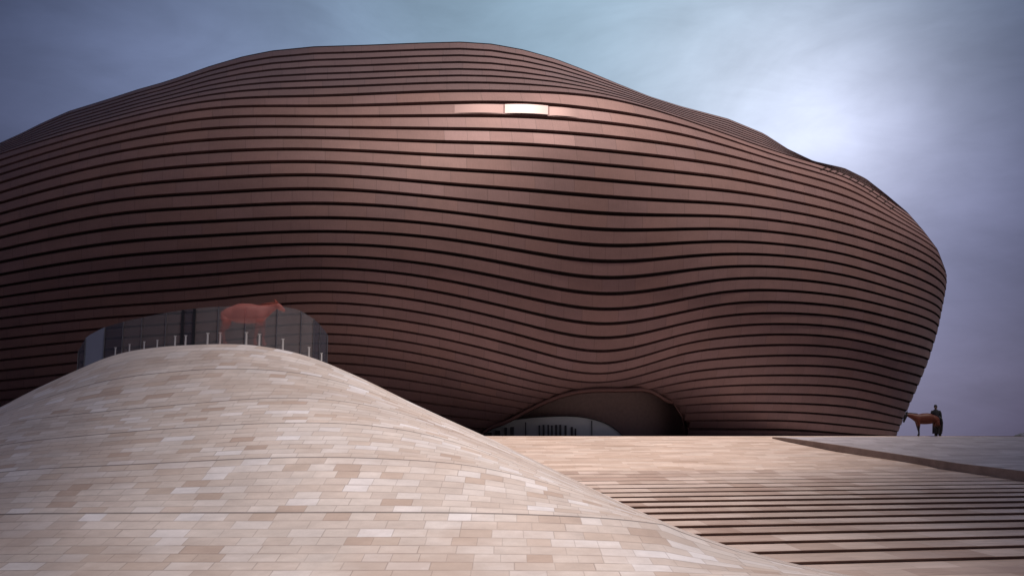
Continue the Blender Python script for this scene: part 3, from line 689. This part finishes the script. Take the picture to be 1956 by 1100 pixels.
for s_ in (1, -1):
    a = [((.17*s_, 0, 1.42), .065), ((.22*s_, .02, 1.28), .052), ((.25*s_, .02, 1.12), .042), ((.25*s_, -.06, .96), .034), ((.25*s_, -.10, .86), .026), ((.25*s_, -.12, .81), (.022, .038)), ((.25*s_, -.13, .765), (.018, .036))]
    prev = 'neck0'
    for j, (p, q) in enumerate(a): PN[f'a{s_}{j}'] = (p, q); PE.append((prev, f'a{s_}{j}')); prev = f'a{s_}{j}'
    palm = prev
    for q_ in range(4):
        yy = -.13+(-.026+.0175*q_); ln_ = (.07, .08, .075, .06)[q_]; pv = palm
        for j in range(3): nm = f'g{s_}{q_}{j}'; PN[nm] = ((.25*s_-.008*s_*j, yy-.004*j, .745-ln_*(j+.2)/3), .0085-.001*j); PE.append((pv, nm)); pv = nm
    pv = f'a{s_}5'
    for j in range(2): nm = f't{s_}{j}'; PN[nm] = ((.25*s_-.012*s_, -.16-.014*j, .79-.026*j), .0095); PE.append((pv, nm)); pv = nm
    l = [((.09*s_, 0, .86), .085), ((.10*s_, -.01, .68), .075), ((.10*s_, -.02, .48), .055), ((.10*s_, 0, .30), .050), ((.10*s_, .01, .10), .036), ((.10*s_, .0, .05), .040), ((.11*s_, -.10, .035), .038), ((.115*s_, -.17, .03), .03)]
    prev = 'pelvis'
    for j, (p, q) in enumerate(l): PN[f'l{s_}{j}'] = (p, q); PE.append((prev, f'l{s_}{j}')); prev = f'l{s_}{j}'
skin('body', PN, PE, M['skin'], pr, 0)
def ringmesh(name, rows, mat, n=20, gap=None):
    vs_ = []
    for cx, cy, z, rx, ry in rows: vs_ += [(cx+rx*math.cos(2*math.pi*q/n)*(1+.03*math.sin(5*q)), cy+ry*math.sin(2*math.pi*q/n), z) for q in range(n)]
    return mesh(name, vs_, grid_faces(len(rows), n, True), mat, pr)
ringmesh('long_coat', [(0, 0, 1.53, .07, .075), (0, 0, 1.49, .12, .09), (0, 0, 1.45, .20, .11), (0, 0, 1.36, .215, .135), (0, 0, 1.2, .185, .14), (0, 0, 1.05, .18, .14), (0, .01, .9, .21, .165), (0, .01, .6, .235, .19), (0, .02, .3, .26, .21), (0, .02, .14, .27, .22)], M['coat'])
for s_ in (1, -1):
    tube_mesh('sleeve', [[((.175*s_, 0, 1.44), .07), ((.22*s_, .02, 1.32), .075), ((.25*s_, .02, 1.14), .062), ((.25*s_, -.05, .98), .052), ((.25*s_, -.095, .875), .046)]], M['coat'], pr)
    tube_mesh('boot', [[((.10*s_, .01, .26), .062), ((.10*s_, .01, .10), .052), ((.105*s_, -.01, .05), .052), ((.11*s_, -.11, .04), .048), ((.115*s_, -.19, .03), .032)]], M['boot'], pr)
    tube_mesh('eye', [[((.03*s_, -.083, 1.665), .009), ((.03*s_, -.09, 1.665), .004)]], M['hairp'], pr); tube_mesh('ear', [[((.072*s_, 0, 1.63), .014), ((.082*s_, .005, 1.665), .018), ((.078*s_, .01, 1.685), .008)]], M['skin'], pr)
tube_mesh('nose', [[((0, -.09, 1.665), .008), ((0, -.112, 1.63), .015), ((0, -.09, 1.62), .01)]], M['skin'], pr)
tube_mesh('mouth', [[((-.022, -.084, 1.595), .005), ((0, -.092, 1.595), .007), ((.022, -.084, 1.595), .005)]], M['hairp'], pr)
ringmesh('hair', [(0, .03, 1.60, .082, .085), (0, .022, 1.66, .092, .095), (0, .012, 1.72, .092, .10), (0, .01, 1.765, .075, .085), (0, .01, 1.80, .035, .045), (0, .01, 1.806, .004, .004)], M['hairp'])
tag(pr, "person in a long dark coat standing close behind the bay horse's rump", 'person')

# ---------------------------------------------------------------- unseen sun blockers, added overhead to darken both sides of the view
m = NT('sun_blocker_mat'); tr = m.n('ShaderNodeBsdfTransparent'); tl_ = m.n('ShaderNodeBsdfTranslucent'); df = m.n('ShaderNodeBsdfDiffuse')
tl_.inputs[0].default_value = (.55, .57, .64, 1); df.inputs[0].default_value = (.8, .8, .84, 1)
m1 = m.n('ShaderNodeMixShader'); m1.inputs[0].default_value = .35; m.l(tl_.outputs[0], m1.inputs[1]); m.l(df.outputs[0], m1.inputs[2])
m2 = m.n('ShaderNodeMixShader'); uvc = m.n('ShaderNodeUVMap'); spc = m.n('ShaderNodeSeparateXYZ'); m.l(uvc.outputs[0], spc.inputs[0])
wisp = m.noise(m.n('ShaderNodeTexCoord').outputs['Object'], .06, 4, .6)
m.put(m2.inputs[0], m.math('MULTIPLY', m.maprange(m.math('ADD', spc.outputs[0], m.math('MULTIPLY_ADD', wisp, .4, -.2)), 0.0, 1.0, 0.0, 1.0), .96)); m.l(tr.outputs[0], m2.inputs[1]); m.l(m1.outputs[0], m2.inputs[2]); m.l(m2.outputs[0], m.out.inputs[0]); M['sun_blocker'] = m.m
def sun_blocker(edge, far, seed, wid):
    H0 = 260.0; ox, oy = H0*sd.x/sd.z, H0*sd.y/sd.z; rg = np.random.RandomState(seed); ph_ = rg.rand(8)*6.3
    ny, nx = 60, 34; ys = np.linspace(edge[0][1], edge[-1][1], ny); ex = np.interp(ys, [e[1] for e in edge], [e[0] for e in edge]); vs_ = []; cuv_ = []
    for sgn in (1, -1):
        for j in range(ny):
            for i in range(nx):
                f = i/(nx-1); x = ex[j]+(far-ex[j])*f**2; x += 1.6*math.sin(ys[j]*.09+ph_[0])*(1-f)
                rim = math.sin(math.pi*min(max(f, 0), 1))**.5*min(1, 4*min(j, ny-1-j)/(ny-1)+.02)**.5
                cuv_.append((abs(x-ex[j])/np.interp(ys[j], [25, 45, 95], wid), 0)); b_ = 1+.35*math.sin(x*.11+ph_[1])*math.sin(ys[j]*.13+ph_[2])+.2*math.sin(x*.29+ph_[3]+2*math.sin(ys[j]*.21+ph_[4]))
                vs_.append((x+ox, ys[j]+oy, H0+sgn*rim*b_*(11 if sgn > 0 else 5)))
    fs_ = grid_faces(ny, nx)+[tuple(reversed(f)) for f in grid_faces(ny, nx, off=ny*nx)]
    o = mesh('sun_blocker', vs_, fs_, M['sun_blocker'], uv=cuv_); tag(o, kind='structure'); return o
sun_blocker([(0, -40), (-1.5, 14), (-5.5, 32), (-6, 95), (-10, 190)], -260, 1, (8, 14, 60))
sun_blocker([(5, -40), (6, 20), (11, 40), (17, 58), (34, 100), (52, 190)], 260, 2, (8, 13, 34))

# ---------------------------------------------------------------- dark bush beyond the right edge of the plaza
bp = V(1956, 834, 230.); br = empty('bush', (bp.x, bp.y, -3.6)); M['leaf'] = plain('dark_leaves', (.045, .05, .06), .8, var=.4, scale=6); M['bark'] = plain('bark', (.06, .045, .04), .9)
lv, lf_ = [], []
for q in range(5200):
    lobe_ = random.choice([(-1.3, .0, 3.3, 1.1, .75), (0, 0, 3.5, 1.5, .95), (1.6, 0, 3.4, 1.4, .85), (3.2, .3, 3.6, 1.3, 1.0), (.8, .5, 2.6, 2.2, 1.0)])
    th, ph_ = random.uniform(0, 2*math.pi), math.acos(random.uniform(-1, 1)); rr = random.uniform(.55, 1.0)**.5
    c_ = Vector((lobe_[0]+lobe_[3]*rr*math.sin(ph_)*math.cos(th), lobe_[1]+lobe_[3]*rr*math.sin(ph_)*math.sin(th), lobe_[2]+lobe_[4]*rr*math.cos(ph_)))
    a_ = Vector((random.gauss(0, 1), random.gauss(0, 1), random.gauss(0, 1))).normalized(); b_ = a_.orthogonal().normalized(); k = len(lv); z_ = random.uniform(.06, .13)
    lv += [tuple(c_+a_*z_), tuple(c_+b_*z_*.6), tuple(c_-a_*z_), tuple(c_-b_*z_*.6)]; lf_.append((k, k+1, k+2, k+3))
mesh('crown', lv, lf_, M['leaf'], br, smooth=False)
tube_mesh('trunk', [[((0, 0, 0), .16), ((.1, 0, 1.2), .12), ((0, 0, 2.6), .07)], [((.1, 0, 1.0), .1), ((1.4, 0, 2.2), .07), ((1.8, 0, 3.0), .03)], [((.3, 0, .6), .09), ((2.4, .2, 2.0), .06), ((3.1, .3, 3.2), .03)]], M['bark'], br)
tag(br, 'low dark bush just showing over the far edge of the plaza at the right', 'bush')
